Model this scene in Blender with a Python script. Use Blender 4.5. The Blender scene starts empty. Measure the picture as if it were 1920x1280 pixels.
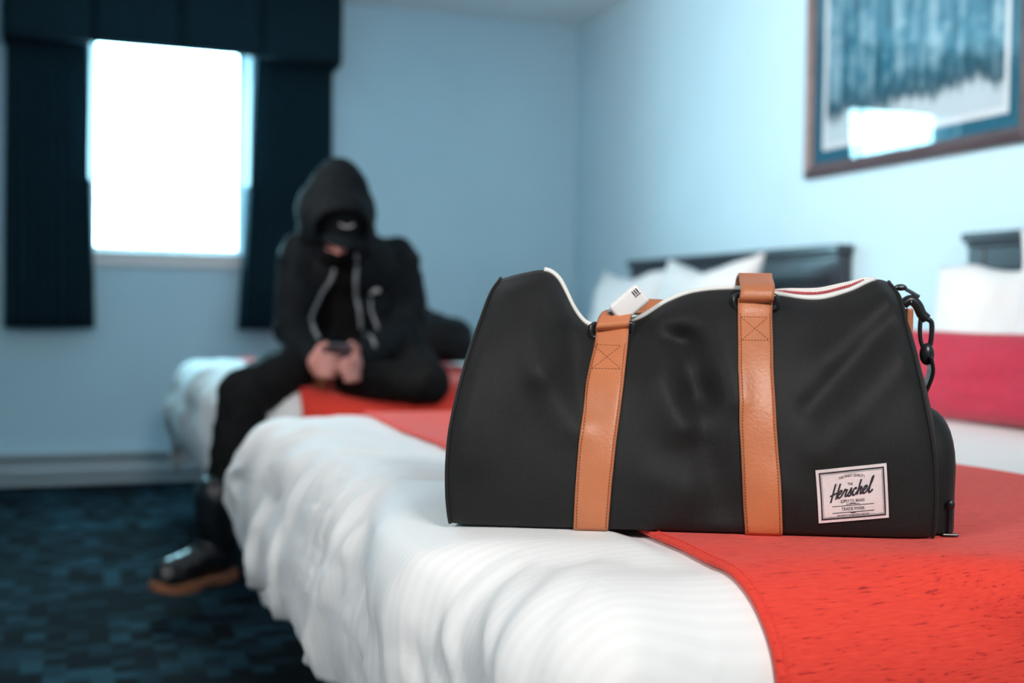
import bpy, bmesh, math, random
import numpy as np
from mathutils import Vector, Matrix, noise
from mathutils.bvhtree import BVHTree

S = bpy.context.scene
COL = S.collection
random.seed(4)

# ------------------------------------------------------------------ camera
cam_d = bpy.data.cameras.new('camera')
cam = bpy.data.objects.new('camera', cam_d)
COL.objects.link(cam)
S.camera = cam
YAW, PITCH, ROLL, CAMH = math.radians(20.2475), math.radians(1.3986), math.radians(.8296), .8606
cF = Vector((math.sin(YAW) * math.cos(PITCH), math.cos(YAW) * math.cos(PITCH), -math.sin(PITCH)))
cR0 = Vector((math.cos(YAW), -math.sin(YAW), 0))
cU0 = cR0.cross(cF)
cR = cR0 * math.cos(ROLL) + cU0 * math.sin(ROLL)
cU = cU0 * math.cos(ROLL) - cR0 * math.sin(ROLL)
cam.matrix_world = Matrix(((cR.x, cU.x, -cF.x, 0), (cR.y, cU.y, -cF.y, 0), (cR.z, cU.z, -cF.z, CAMH), (0, 0, 0, 1)))
cam_d.sensor_width = 36
cam_d.lens = 2228.7 * 36 / 1920
cam_d.clip_start = .05
cam_d.dof.use_dof = True
cam_d.dof.focus_distance = 1.30
cam_d.dof.aperture_fstop = 2.7

# ------------------------------------------------------------------ light
W = bpy.data.worlds.new('daylight')
S.world = W
W.use_nodes = True
bg = W.node_tree.nodes['Background']
bg.inputs['Color'].default_value = (.42, .84, 1.0, 1)
bg.inputs['Strength'].default_value = 33.0


def area(name, loc, target, sx, sy, power, color, portal=False, spread=180):
    d = bpy.data.lights.new(name, 'AREA')
    d.shape = 'RECTANGLE'
    d.size, d.size_y = sx, sy
    d.energy = power
    d.color = color
    d.spread = math.radians(spread)
    if portal:
        d.cycles.is_portal = True
    o = bpy.data.objects.new(name, d)
    COL.objects.link(o)
    o.location = loc
    o.rotation_euler = (Vector(target) - Vector(loc)).to_track_quat('-Z', 'Y').to_euler()
    return o


area('window_portal', (.44, 6.20, 1.66), (.44, 0, 1.66), .80, 1.10, 1, (1, 1, 1), True)
# ceiling lamp of the room, above and behind the photographer
area('ceiling_lamp_light', (.55, -1.1, 2.36), (.8, 1.5, .6), .60, .60, 88, (1.0, .95, .90))
# added fill light out of view, brightens the near bed's foot
area('bed_foot_fill', (-1.45, .35, 1.75), (.5, 1.9, .45), .6, .6, 7.5, (1.0, .96, .93), spread=85)
# added warm light out of view, lifts the headboard wall above the window wall
area('headboard_wall_fill', (-1.75, 2.9, 2.10), (2.6, 3.15, 2.02), .7, .5, 37, (1.0, .90, .83), spread=72)

vs = S.view_settings
vs.view_transform = 'Standard'
vs.look = 'None'
vs.gamma = 1
vs.use_curve_mapping = False
vs.exposure = 0.0


# ------------------------------------------------------------------ materials
def nodes_of(m):
    m.use_nodes = True
    nt = m.node_tree
    return nt, nt.nodes, nt.links, nt.nodes['Principled BSDF']


def mat(name, col, rough=.7, var=.12, vscale=8, bump=0, bscale=200, metal=0, sheen=0, spec=.5, stretch=(1, 1, 1), coat=0):
    m = bpy.data.materials.new(name)
    nt, N, L, b = nodes_of(m)
    tc = N.new('ShaderNodeTexCoord')
    mp = N.new('ShaderNodeMapping')
    mp.inputs['Scale'].default_value = stretch
    L.new(tc.outputs['Object'], mp.inputs['Vector'])
    n = N.new('ShaderNodeTexNoise')
    n.inputs['Scale'].default_value = vscale
    n.inputs['Detail'].default_value = 5
    L.new(mp.outputs[0], n.inputs['Vector'])
    r = N.new('ShaderNodeValToRGB')
    r.color_ramp.elements[0].position = .3
    r.color_ramp.elements[1].position = .7
    r.color_ramp.elements[0].color = tuple(c * (1 - var) for c in col) + (1,)
    r.color_ramp.elements[1].color = tuple(min(1, c * (1 + var)) for c in col) + (1,)
    L.new(n.outputs['Fac'], r.inputs[0])
    L.new(r.outputs[0], b.inputs['Base Color'])
    b.inputs['Roughness'].default_value = rough
    b.inputs['Metallic'].default_value = metal
    b.inputs['Specular IOR Level'].default_value = spec
    if sheen:
        b.inputs['Sheen Weight'].default_value = sheen
    if coat:
        b.inputs['Coat Weight'].default_value = coat
        b.inputs['Coat Roughness'].default_value = .12
    if bump:
        n2 = N.new('ShaderNodeTexNoise')
        n2.inputs['Scale'].default_value = bscale
        n2.inputs['Detail'].default_value = 3
        L.new(mp.outputs[0], n2.inputs['Vector'])
        bp = N.new('ShaderNodeBump')
        bp.inputs['Strength'].default_value = bump
        bp.inputs['Distance'].default_value = .002
        L.new(n2.outputs['Fac'], bp.inputs['Height'])
        L.new(bp.outputs[0], b.inputs['Normal'])
    return m


M = {}
M['deep'] = mat('bounce_tint_blue', (.10, .30, .40), .75, .02, 3, .25, 160)  # invented colour for the unseen walls, dims and cools their bounce light
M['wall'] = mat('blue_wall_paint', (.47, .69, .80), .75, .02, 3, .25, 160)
M['ceil'] = mat('ceiling_paint', (.82, .87, .90), .85, .02, 3, .3, 120)
M['white_paint'] = mat('white_gloss_paint', (.78, .82, .84), .4, .03, 5)
M['heater'] = mat('enamelled_steel', (.42, .52, .57), .32, .04, 6)
M['dark_slot'] = mat('dark_slot', (.02, .03, .035), .7, .1)
M['curtain'] = mat('navy_curtain', (.008, .028, .041), .9, .2, 30, .3, 400, spec=.15)
M['valance'] = mat('navy_valance', (.006, .020, .029), .9, .2, 30, .3, 400, spec=.15)
M['wood'] = mat('dark_stained_wood', (.022, .024, .034), .30, .35, 6, .1, 60, stretch=(1, .15, 1), coat=.4)
M['frame'] = mat('walnut_frame', (.085, .062, .072), .4, .25, 20, stretch=(1, .2, 1))
M['matte_teal'] = mat('teal_mat_board', (.008, .115, .19), .8, .06)
M['matte_white'] = mat('white_mat_board', (.66, .72, .78), .8, .03)
M['white_cotton'] = mat('white_pillow_cotton', (.70, .72, .73), .85, .03, 10, .2, 300)
M['red_cush'] = mat('crimson_cushion_fabric', (.43, .009, .042), .85, .12, 60, .35, 350, sheen=.15)
M['mattress'] = mat('mattress_ticking', (.55, .55, .55), .9, .05)
M['box'] = mat('black_box_spring', (.012, .012, .013), .9, .1)
M['leather'] = mat('tan_leather', (.50, .165, .068), .42, .10, 14, .22, 260, spec=.5)
M['stitch'] = mat('brown_thread', (.20, .055, .02), .7, .1)
M['white_cord'] = mat('white_piping', (.80, .79, .76), .6, .04)
M['red_teeth'] = mat('red_zip_teeth', (.50, .03, .05), .35, .1)
M['black_plastic'] = mat('black_plastic', (.012, .013, .015), .30, .1)
M['steel'] = mat('dark_steel', (.18, .19, .20), .28, .1, metal=1)
M['fobwhite'] = mat('white_plastic', (.84, .82, .80), .35, .02)
M['ink'] = mat('black_ink', (.022, .016, .024), .7, .05)
M['cream'] = mat('cream_woven_label', (.74, .66, .65), .85, .06, 60, .3, 500)
M['jacket'] = mat('black_jacket_cloth', (.0045, .0068, .009), .75, .25, 12, .3, 240, spec=.12)
M['shirt'] = mat('black_shirt', (.0035, .0035, .004), .9, .2, spec=.08)
M['jeans'] = mat('charcoal_denim', (.0065, .0070, .0075), .8, .3, 14, .3, 300, spec=.12)
M['skin'] = mat('skin', (.50, .23, .20), .5, .10, 30, .1, 200)
M['cap'] = mat('black_cap_cotton', (.006, .009, .012), .9, .2, spec=.1)
M['grey_trim'] = mat('grey_zip_tape', (.16, .18, .20), .5, .1)
M['pale_print'] = mat('pale_print', (.42, .42, .44), .6, .1)
M['boot'] = mat('black_boot_leather', (.007, .009, .011), .28, .2, 20, .2, 120)
M['sole'] = mat('tan_rubber_sole', (.22, .085, .04), .6, .15)
M['pack'] = mat('black_nylon', (.005, .007, .009), .7, .2, 20, .3, 300, spec=.2)
M['phone_glass'] = mat('phone_glass', (.01, .012, .016), .1, .05)
M['phone_body'] = mat('phone_body', (.10, .115, .14), .35, .05)


def mat_bag():
    m = bpy.data.materials.new('charcoal_canvas')
    nt, N, L, b = nodes_of(m)
    tc = N.new('ShaderNodeTexCoord')
    n = N.new('ShaderNodeTexNoise')
    n.inputs['Scale'].default_value = 900
    n.inputs['Detail'].default_value = 2
    L.new(tc.outputs['Object'], n.inputs['Vector'])
    r = N.new('ShaderNodeValToRGB')
    e = r.color_ramp.elements
    e[0].position, e[0].color = .35, (.005, .005, .0053, 1)
    e[1].position, e[1].color = .66, (.0135, .0132, .0132, 1)
    L.new(n.outputs['Fac'], r.inputs[0])
    L.new(r.outputs[0], b.inputs['Base Color'])
    b.inputs['Roughness'].default_value = .62
    b.inputs['Specular IOR Level'].default_value = .25
    b.inputs['Sheen Weight'].default_value = .05
    w = N.new('ShaderNodeTexNoise')
    w.inputs['Scale'].default_value = 700
    L.new(tc.outputs['Object'], w.inputs['Vector'])
    bp = N.new('ShaderNodeBump')
    bp.inputs['Strength'].default_value = .35
    bp.inputs['Distance'].default_value = .0008
    L.new(w.outputs['Fac'], bp.inputs['Height'])
    L.new(bp.outputs[0], b.inputs['Normal'])
    return m


def mat_carpet():
    m = bpy.data.materials.new('mottled_carpet')
    nt, N, L, b = nodes_of(m)
    tc = N.new('ShaderNodeTexCoord')
    # small square tufts of random tone
    sn = N.new('ShaderNodeVectorMath')
    sn.operation = 'SNAP'
    sn.inputs[1].default_value = (.052, .052, 1)
    L.new(tc.outputs['Object'], sn.inputs[0])
    wn = N.new('ShaderNodeTexWhiteNoise')
    L.new(sn.outputs[0], wn.inputs['Vector'])
    big = N.new('ShaderNodeTexNoise')
    big.inputs['Scale'].default_value = 3.5
    L.new(tc.outputs['Object'], big.inputs['Vector'])
    pile = N.new('ShaderNodeTexNoise')
    pile.inputs['Scale'].default_value = 130
    L.new(tc.outputs['Object'], pile.inputs['Vector'])
    a = N.new('ShaderNodeMath'); a.operation = 'MULTIPLY'
    L.new(wn.outputs['Value'], a.inputs[0]); L.new(big.outputs['Fac'], a.inputs[1])
    c = N.new('ShaderNodeMath'); c.operation = 'MULTIPLY'
    L.new(a.outputs[0], c.inputs[0]); L.new(pile.outputs['Fac'], c.inputs[1])
    r = N.new('ShaderNodeValToRGB')
    e = r.color_ramp.elements
    e[0].position, e[0].color = .10, (.003, .0065, .009, 1)
    e[1].position, e[1].color = .30, (.018, .060, .085, 1)
    L.new(c.outputs[0], r.inputs[0])
    L.new(r.outputs[0], b.inputs['Base Color'])
    b.inputs['Roughness'].default_value = .95
    b.inputs['Specular IOR Level'].default_value = .08
    bp = N.new('ShaderNodeBump')
    bp.inputs['Strength'].default_value = .6
    bp.inputs['Distance'].default_value = .006
    L.new(pile.outputs['Fac'], bp.inputs['Height'])
    L.new(bp.outputs[0], b.inputs['Normal'])
    return m


def mat_duvet():
    m = bpy.data.materials.new('white_striped_duvet_cotton')
    nt, N, L, b = nodes_of(m)
    tc = N.new('ShaderNodeTexCoord')
    w = N.new('ShaderNodeTexWave')
    w.bands_direction = 'Y'
    w.inputs['Scale'].default_value = 26
    w.inputs['Distortion'].default_value = .6
    w.inputs['Detail'].default_value = 1
    L.new(tc.outputs['Object'], w.inputs['Vector'])
    r = N.new('ShaderNodeValToRGB')
    e = r.color_ramp.elements
    e[0].position, e[0].color = .3, (.805, .805, .80, 1)
    e[1].position, e[1].color = .7, (.83, .83, .825, 1)
    L.new(w.outputs['Fac'], r.inputs[0])
    L.new(r.outputs[0], b.inputs['Base Color'])
    b.inputs['Roughness'].default_value = .8
    b.inputs['Sheen Weight'].default_value = .08
    n = N.new('ShaderNodeTexNoise')
    n.inputs['Scale'].default_value = 40
    n.inputs['Detail'].default_value = 6
    L.new(tc.outputs['Object'], n.inputs['Vector'])
    bp = N.new('ShaderNodeBump')
    bp.inputs['Strength'].default_value = .15
    bp.inputs['Distance'].default_value = .006
    L.new(n.outputs['Fac'], bp.inputs['Height'])
    L.new(bp.outputs[0], b.inputs['Normal'])
    return m


def mat_runner():
    m = bpy.data.materials.new('slubbed_red_runner_fabric')
    nt, N, L, b = nodes_of(m)
    tc = N.new('ShaderNodeTexCoord')
    mp = N.new('ShaderNodeMapping')
    mp.inputs['Scale'].default_value = (55, 420, 420)
    L.new(tc.outputs['Object'], mp.inputs['Vector'])
    n = N.new('ShaderNodeTexNoise')
    n.inputs['Scale'].default_value = 1
    n.inputs['Detail'].default_value = 2
    L.new(mp.outputs[0], n.inputs['Vector'])
    r = N.new('ShaderNodeValToRGB')
    e = r.color_ramp.elements
    e[0].position, e[0].color = .27, (.30, .012, .010, 1)
    e[1].position, e[1].color = .36, (.70, .040, .026, 1)
    x = r.color_ramp.elements.new(.75)
    x.color = (.80, .062, .034, 1)
    L.new(n.outputs['Fac'], r.inputs[0])
    L.new(r.outputs[0], b.inputs['Base Color'])
    b.inputs['Roughness'].default_value = .8
    b.inputs['Sheen Weight'].default_value = .12
    b.inputs['Specular IOR Level'].default_value = .25
    bp = N.new('ShaderNodeBump')
    bp.inputs['Strength'].default_value = .4
    bp.inputs['Distance'].default_value = .001
    L.new(n.outputs['Fac'], bp.inputs['Height'])
    L.new(bp.outputs[0], b.inputs['Normal'])
    return m


def mat_print():
    # flat print: tall pale trunks over a dark thicket and a snowy bank
    m = bpy.data.materials.new('winter_forest_print')
    nt, N, L, b = nodes_of(m)
    tc = N.new('ShaderNodeTexCoord')
    sep = N.new('ShaderNodeSeparateXYZ')
    L.new(tc.outputs['Object'], sep.inputs[0])
    mp = N.new('ShaderNodeMapping'); mp.inputs['Scale'].default_value = (1, 26, 1.6)
    L.new(tc.outputs['Object'], mp.inputs['Vector'])
    tr = N.new('ShaderNodeTexNoise'); tr.inputs['Scale'].default_value = 1; tr.inputs['Detail'].default_value = 3
    L.new(mp.outputs[0], tr.inputs['Vector'])
    fl = N.new('ShaderNodeTexNoise'); fl.inputs['Scale'].default_value = 16; fl.inputs['Detail'].default_value = 6
    L.new(tc.outputs['Object'], fl.inputs['Vector'])
    mix = N.new('ShaderNodeMath'); mix.operation = 'MULTIPLY_ADD'; mix.inputs[1].default_value = .6
    L.new(tr.outputs['Fac'], mix.inputs[0])
    f2 = N.new('ShaderNodeMath'); f2.operation = 'MULTIPLY'; f2.inputs[1].default_value = .45
    L.new(fl.outputs['Fac'], f2.inputs[0]); L.new(f2.outputs[0], mix.inputs[2])
    r1 = N.new('ShaderNodeValToRGB')
    e = r1.color_ramp.elements
    e[0].position, e[0].color = .40, (.004, .07, .12, 1)
    e[1].position, e[1].color = .66, (.26, .44, .54, 1)
    k = e.new(.5); k.color = (.014, .16, .26, 1)
    L.new(mix.outputs[0], r1.inputs[0])
    # dark thicket just above the snow line, z measured from the print's lower edge
    wob = N.new('ShaderNodeMath'); wob.operation = 'MULTIPLY_ADD'; wob.inputs[1].default_value = .16
    L.new(tr.outputs['Fac'], wob.inputs[0]); L.new(sep.outputs['Z'], wob.inputs[2])
    wob2 = N.new('ShaderNodeMath'); wob2.operation = 'MULTIPLY_ADD'; wob2.inputs[1].default_value = .10
    L.new(fl.outputs['Fac'], wob2.inputs[0]); L.new(wob.outputs[0], wob2.inputs[2])
    rd = N.new('ShaderNodeValToRGB')
    e = rd.color_ramp.elements
    e[0].position, e[0].color = .235, (0, 0, 0, 1)
    e[1].position, e[1].color = .36, (1, 1, 1, 1)
    L.new(wob2.outputs[0], rd.inputs[0])
    mx1 = N.new('ShaderNodeMix'); mx1.data_type = 'RGBA'
    L.new(rd.outputs[0], mx1.inputs[0]); mx1.inputs[6].default_value = (.004, .055, .09, 1)
    L.new(r1.outputs[0], mx1.inputs[7])
    rs = N.new('ShaderNodeValToRGB')
    e = rs.color_ramp.elements
    e[0].position, e[0].color = .20, (1, 1, 1, 1)
    e[1].position, e[1].color = .245, (0, 0, 0, 1)
    L.new(wob2.outputs[0], rs.inputs[0])
    mx2 = N.new('ShaderNodeMix'); mx2.data_type = 'RGBA'
    L.new(rs.outputs[0], mx2.inputs[0]); L.new(mx1.outputs[2], mx2.inputs[6])
    mx2.inputs[7].default_value = (.50, .62, .70, 1)
    L.new(mx2.outputs[2], b.inputs['Base Color'])
    b.inputs['Roughness'].default_value = .7
    return m


def mat_glass(name, boost=1.0):
    m = bpy.data.materials.new(name)
    m.use_nodes = True
    nt = m.node_tree; N = nt.nodes; L = nt.links
    N.remove(N['Principled BSDF'])
    t = N.new('ShaderNodeBsdfTransparent'); t.inputs[0].default_value = (.97, .98, .98, 1)
    g = N.new('ShaderNodeBsdfGlossy'); g.inputs['Roughness'].default_value = .015
    lw = N.new('ShaderNodeLayerWeight'); lw.inputs['Blend'].default_value = .5
    pw = N.new('ShaderNodeMath'); pw.operation = 'POWER'; pw.inputs[1].default_value = 5
    L.new(lw.outputs['Facing'], pw.inputs[0])
    mu = N.new('ShaderNodeMath'); mu.operation = 'MULTIPLY_ADD'; mu.inputs[1].default_value = .96; mu.inputs[2].default_value = .04 * boost; mu.use_clamp = True
    L.new(pw.outputs[0], mu.inputs[0])
    mx = N.new('ShaderNodeMixShader')
    L.new(mu.outputs[0], mx.inputs[0]); L.new(t.outputs[0], mx.inputs[1]); L.new(g.outputs[0], mx.inputs[2])
    L.new(mx.outputs[0], N['Material Output'].inputs[0])
    return m


def mat_frosted():
    m = bpy.data.materials.new('frosted_white_plastic')
    m.use_nodes = True
    nt = m.node_tree; N = nt.nodes; L = nt.links
    b = N['Principled BSDF']
    b.inputs['Base Color'].default_value = (.8, .84, .86, 1)
    t = N.new('ShaderNodeBsdfTranslucent'); t.inputs[0].default_value = (.85, .9, .92, 1)
    mx = N.new('ShaderNodeMixShader'); mx.inputs[0].default_value = .6
    L.new(b.outputs[0], mx.inputs[1]); L.new(t.outputs[0], mx.inputs[2]); L.new(mx.outputs[0], N['Material Output'].inputs[0])
    return m


M['frosted'] = mat_frosted()
M['bag'] = mat_bag()
M['carpet'] = mat_carpet()
M['duvet'] = mat_duvet()
M['runner'] = mat_runner()
M['print'] = mat_print()
M['glass'] = mat_glass('picture_glass', 1.6)
M['window_glass'] = mat_glass('window_glass', 1.0)


# ------------------------------------------------------------------ geometry helpers: every geom is (verts, faces) in world metres
def g_box(x0, x1, y0, y1, z0, z1):
    v = [(x, y, z) for z in (z0, z1) for y in (y0, y1) for x in (x0, x1)]
    f = [(0, 2, 3, 1), (4, 5, 7, 6), (0, 1, 5, 4), (2, 6, 7, 3), (0, 4, 6, 2), (1, 3, 7, 5)]
    return v, f


def join(*gs):
    V, Fa = [], []
    for v, f in gs:
        o = len(V)
        V += [tuple(p) for p in v]
        Fa += [tuple(i + o for i in q) for q in f]
    return V, Fa


def bevel(g, w, seg=2):
    bm = bmesh.new()
    vs_ = [bm.verts.new(p) for p in g[0]]
    for q in g[1]:
        bm.faces.new([vs_[i] for i in q])
    bmesh.ops.recalc_face_normals(bm, faces=bm.faces)
    bmesh.ops.bevel(bm, geom=list(bm.edges), offset=w, segments=seg, profile=.5, affect='EDGES', clamp_overlap=True)
    bm.verts.index_update()
    r = [tuple(v.co) for v in bm.verts], [tuple(v.index for v in f.verts) for f in bm.faces]
    bm.free()
    return r


def rbox(x0, x1, y0, y1, z0, z1, w=.006, seg=2):
    return bevel(g_box(x0, x1, y0, y1, z0, z1), w, seg)


def xform(g, m):
    return [tuple(m @ Vector(p)) for p in g[0]], g[1]


def grid(P, closed_u=False):
    """P[i][j] points -> geom"""
    nu, nv = len(P), len(P[0])
    V = [tuple(p) for row in P for p in row]
    Fa = []
    for i in range(nu if closed_u else nu - 1):
        for j in range(nv - 1):
            a = i * nv + j
            b = ((i + 1) % nu) * nv + j
            Fa.append((a, b, b + 1, a + 1))
    return V, Fa


def catmull(pts, n=8):
    pts = [Vector(p) for p in pts]
    out = []
    for i in range(len(pts) - 1):
        p0 = pts[max(i - 1, 0)]; p1 = pts[i]; p2 = pts[i + 1]; p3 = pts[min(i + 2, len(pts) - 1)]
        for k in range(n):
            t = k / n
            out.append(.5 * ((2 * p1) + (p2 - p0) * t + (2 * p0 - 5 * p1 + 4 * p2 - p3) * t * t + (3 * p1 - p0 - 3 * p2 + p3) * t ** 3))
    out.append(pts[-1])
    return out


def tube(path, rad, seg=8, closed=False):
    path = [Vector(p) for p in path]
    n = len(path)
    rr = rad if hasattr(rad, '__len__') else [rad] * n
    rows = []
    up = None
    for i, p in enumerate(path):
        d = (path[(i + 1) % n] - path[i - 1]) if closed else (path[min(i + 1, n - 1)] - path[max(i - 1, 0)])
        d.normalize()
        if up is None:
            up = Vector((0, 0, 1)) if abs(d.z) < .9 else Vector((1, 0, 0))
        a = d.cross(up)
        a.normalize()
        up = a.cross(d)
        up.normalize()
        rows.append([p + (a * math.cos(2 * math.pi * k / seg) + up * math.sin(2 * math.pi * k / seg)) * rr[i] for k in range(seg)])
    V = [tuple(q) for row in rows for q in row]
    Fa = []
    for i in range(n if closed else n - 1):
        for k in range(seg):
            a, b = i * seg + k, i * seg + (k + 1) % seg
            c, d = ((i + 1) % n) * seg + (k + 1) % seg, ((i + 1) % n) * seg + k
            Fa.append((a, b, c, d))
    if not closed:
        Fa.append(tuple(range(seg - 1, -1, -1)))
        Fa.append(tuple((n - 1) * seg + k for k in range(seg)))
    return V, Fa


def slab(P, Q):
    """closed sheet between two equal grids P (outer) and Q (inner)"""
    nu, nv = len(P), len(P[0])
    V = [tuple(p) for row in P for p in row] + [tuple(p) for row in Q for p in row]
    o = nu * nv
    Fa = []
    for i in range(nu - 1):
        for j in range(nv - 1):
            a, b = i * nv + j, (i + 1) * nv + j
            Fa.append((a, b, b + 1, a + 1))
            Fa.append((o + a, o + a + 1, o + b + 1, o + b))
    for i in range(nu - 1):
        a, b = i * nv, (i + 1) * nv
        Fa.append((a, o + a, o + b, b))
        a, b = i * nv + nv - 1, (i + 1) * nv + nv - 1
        Fa.append((a, b, o + b, o + a))
    for j in range(nv - 1):
        Fa.append((j, j + 1, o + j + 1, o + j))
        a = (nu - 1) * nv + j
        Fa.append((a, o + a, o + a + 1, a + 1))
    return V, Fa


def ball(c, r, rot=None, nu=20, nv=14, p=1.0):
    """ellipsoid, or super-ellipsoid when p<1"""
    V, Fa = [], []
    f = lambda x: math.copysign(abs(x) ** p, x)
    for j in range(nv + 1):
        ph = -math.pi / 2 + math.pi * j / nv
        for i in range(nu):
            th = 2 * math.pi * i / nu
            q = Vector((r[0] * f(math.cos(ph)) * f(math.cos(th)), r[1] * f(math.cos(ph)) * f(math.sin(th)), r[2] * f(math.sin(ph))))
            if rot:
                q = rot @ q
            V.append(tuple(Vector(c) + q))
    for j in range(nv):
        for i in range(nu):
            a, b = j * nu + i, j * nu + (i + 1) % nu
            Fa.append((a, b, b + nu, a + nu))
    return V, Fa


def cap(p0, p1, r0, r1, seg=16):
    """tapered capsule"""
    p0, p1 = Vector(p0), Vector(p1)
    d = (p1 - p0).normalized()
    path, rad = [], []
    for k in range(1, 6):
        a = math.pi / 2 * (1 - k / 5)
        path.append(p0 - d * r0 * math.sin(a)); rad.append(max(r0 * math.cos(a), .0005))
    for k in range(0, 5):
        a = math.pi / 2 * k / 5
        path.append(p1 + d * r1 * math.sin(a)); rad.append(r1 * math.cos(a))
    path.append(p1 + d * r1); rad.append(.0005)
    return tube(path, rad, seg)


def limb(pts, rads, seg=16):
    return join(*[cap(pts[i], pts[i + 1], rads[i], rads[i + 1], seg) for i in range(len(pts) - 1)])


def mesh_of(name, g, recalc=True):
    me = bpy.data.meshes.new(name)
    me.from_pydata(g[0], [], g[1])
    if recalc:
        bm = bmesh.new(); bm.from_mesh(me)
        bmesh.ops.remove_doubles(bm, verts=bm.verts, dist=1e-6)
        bmesh.ops.recalc_face_normals(bm, faces=bm.faces)
        bm.to_mesh(me); bm.free()
    me.update()
    return me


def organic(g, voxel=.008, smooth=6, wrinkle=0, wscale=14, stretch=(1, 1, 1)):
    """union of overlapping closed shapes into ONE continuous skin"""
    me = mesh_of('tmp', g, False)
    o = bpy.data.objects.new('tmp', me)
    COL.objects.link(o)
    r = o.modifiers.new('r', 'REMESH'); r.mode = 'VOXEL'; r.voxel_size = voxel
    s = o.modifiers.new('s', 'SMOOTH'); s.iterations = smooth; s.factor = .5
    dg = bpy.context.evaluated_depsgraph_get()
    m2 = bpy.data.meshes.new_from_object(o.evaluated_get(dg))
    bpy.data.objects.remove(o); bpy.data.meshes.remove(me)
    V = [v.co.copy() for v in m2.vertices]
    if wrinkle:
        Nn = [v.normal.copy() for v in m2.vertices]
        for i, p in enumerate(V):
            q = Vector((p.x * stretch[0], p.y * stretch[1], p.z * stretch[2])) * wscale
            n = noise.noise(q) + .5 * noise.noise(q * 2.3 + Vector((3, 1, 7)))
            V[i] = p + Nn[i] * (wrinkle * (1 - 2 * abs(n)))
    r = [tuple(p) for p in V], [tuple(f.vertices) for f in m2.polygons]
    bpy.data.meshes.remove(m2)
    return r


def text_geom(body, size=1.0, space=1.0):
    c = bpy.data.curves.new('t', 'FONT')
    c.body = body; c.size = size; c.space_character = space
    c.align_x = 'CENTER'; c.align_y = 'CENTER'
    o = bpy.data.objects.new('t', c)
    COL.objects.link(o)
    dg = bpy.context.evaluated_depsgraph_get()
    me = bpy.data.meshes.new_from_object(o.evaluated_get(dg))
    r = [tuple(v.co) for v in me.vertices], [tuple(f.vertices) for f in me.polygons]
    bpy.data.objects.remove(o); bpy.data.curves.remove(c); bpy.data.meshes.remove(me)
    return r


class Thing:
    def __init__(s, name, loc, label=None, cat=None, group=None, kind=None, geom=None, material=None, smooth=False):
        s.loc = Vector(loc)
        if geom is None:
            s.o = bpy.data.objects.new(name, None)
            s.o.empty_display_size = .1
            COL.objects.link(s.o)
        else:
            s.o = s._mesh(name, geom, material, smooth)
        s.o.location = s.loc
        for k, v in (('label', label), ('category', cat), ('group', group), ('kind', kind)):
            if v:
                s.o[k] = v

    def _mesh(s, name, g, material, smooth):
        g = [tuple(Vector(p) - s.loc) for p in g[0]], g[1]
        me = mesh_of(name, g)
        me.materials.append(material)
        if smooth:
            me.polygons.foreach_set('use_smooth', [True] * len(me.polygons))
        o = bpy.data.objects.new(name, me)
        COL.objects.link(o)
        return o

    def part(s, name, g, material, parent=None, smooth=False, label=None, kind=None):
        o = s._mesh(name, g, material, smooth)
        o.parent = parent or s.o
        if label:
            o['label'] = label
        if kind:
            o['kind'] = kind
        return o


def structure(name, g, material, label=None):
    V = np.array(g[0])
    loc = ((V[:, 0].min() + V[:, 0].max()) / 2, (V[:, 1].min() + V[:, 1].max()) / 2, V[:, 2].min())
    return Thing(name, loc, label=label, kind='structure', geom=g, material=material)


# ------------------------------------------------------------------ the room
XL, XR, YF, YB, ZC = -1.9, 2.604, -1.7, 6.076, 2.44
WX0, WX1, WZ0, WZ1 = .050, .815, 1.11, 2.22
structure('floor', g_box(XL - .1, XR + .1, YF - .1, YB + .12, -.1, 0), M['carpet'], 'dark blue mottled carpet')
structure('ceiling', g_box(XL - .1, XR + .1, YF - .1, YB + .12, ZC, ZC + .1), M['ceil'], 'pale painted ceiling')
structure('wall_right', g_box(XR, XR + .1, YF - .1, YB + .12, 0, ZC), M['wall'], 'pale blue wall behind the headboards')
structure('wall_left', g_box(XL - .1, XL, YF - .1, YB + .12, 0, ZC), M['deep'], 'unseen side wall, deep blue to dim and cool the bounce light')
structure('wall_front', g_box(XL, XR, YF - .1, YF, 0, ZC), M['deep'], 'unseen wall behind the camera, deep blue to dim and cool the bounce light')
structure('wall_back', join(g_box(XL, WX0, YB, YB + .12, 0, ZC), g_box(WX1, XR, YB, YB + .12, 0, ZC),
                            g_box(WX0, WX1, YB, YB + .12, 0, WZ0), g_box(WX0, WX1, YB, YB + .12, WZ1, ZC)), M['wall'], 'blue wall with the window')

win = Thing('window_1', (.435, YB + .06, WZ0), label='bright white window between dark curtains', kind='structure')
fr = .048
win.part('window_frame', join(rbox(WX0, WX0 + fr, YB + .05, YB + .10, WZ0, WZ1), rbox(WX1 - fr, WX1, YB + .05, YB + .10, WZ0, WZ1),
                              rbox(WX0 + fr, WX1 - fr, YB + .05, YB + .10, WZ0, WZ0 + fr), rbox(WX0 + fr, WX1 - fr, YB + .05, YB + .10, WZ1 - fr, WZ1)), M['white_paint'])
win.part('pane', g_box(WX0 + fr, WX1 - fr, YB + .072, YB + .078, WZ0 + fr, WZ1 - fr), M['window_glass'])
win.part('window_sill', join(rbox(WX0 + .002, WX1 - .002, YB - .035, YB + .05, WZ0 - .002, WZ0 + .022), rbox(WX0 + .002, WX1 - .002, YB - .018, YB - .001, WZ0 - .05, WZ0 - .002)), M['white_paint'])

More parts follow.
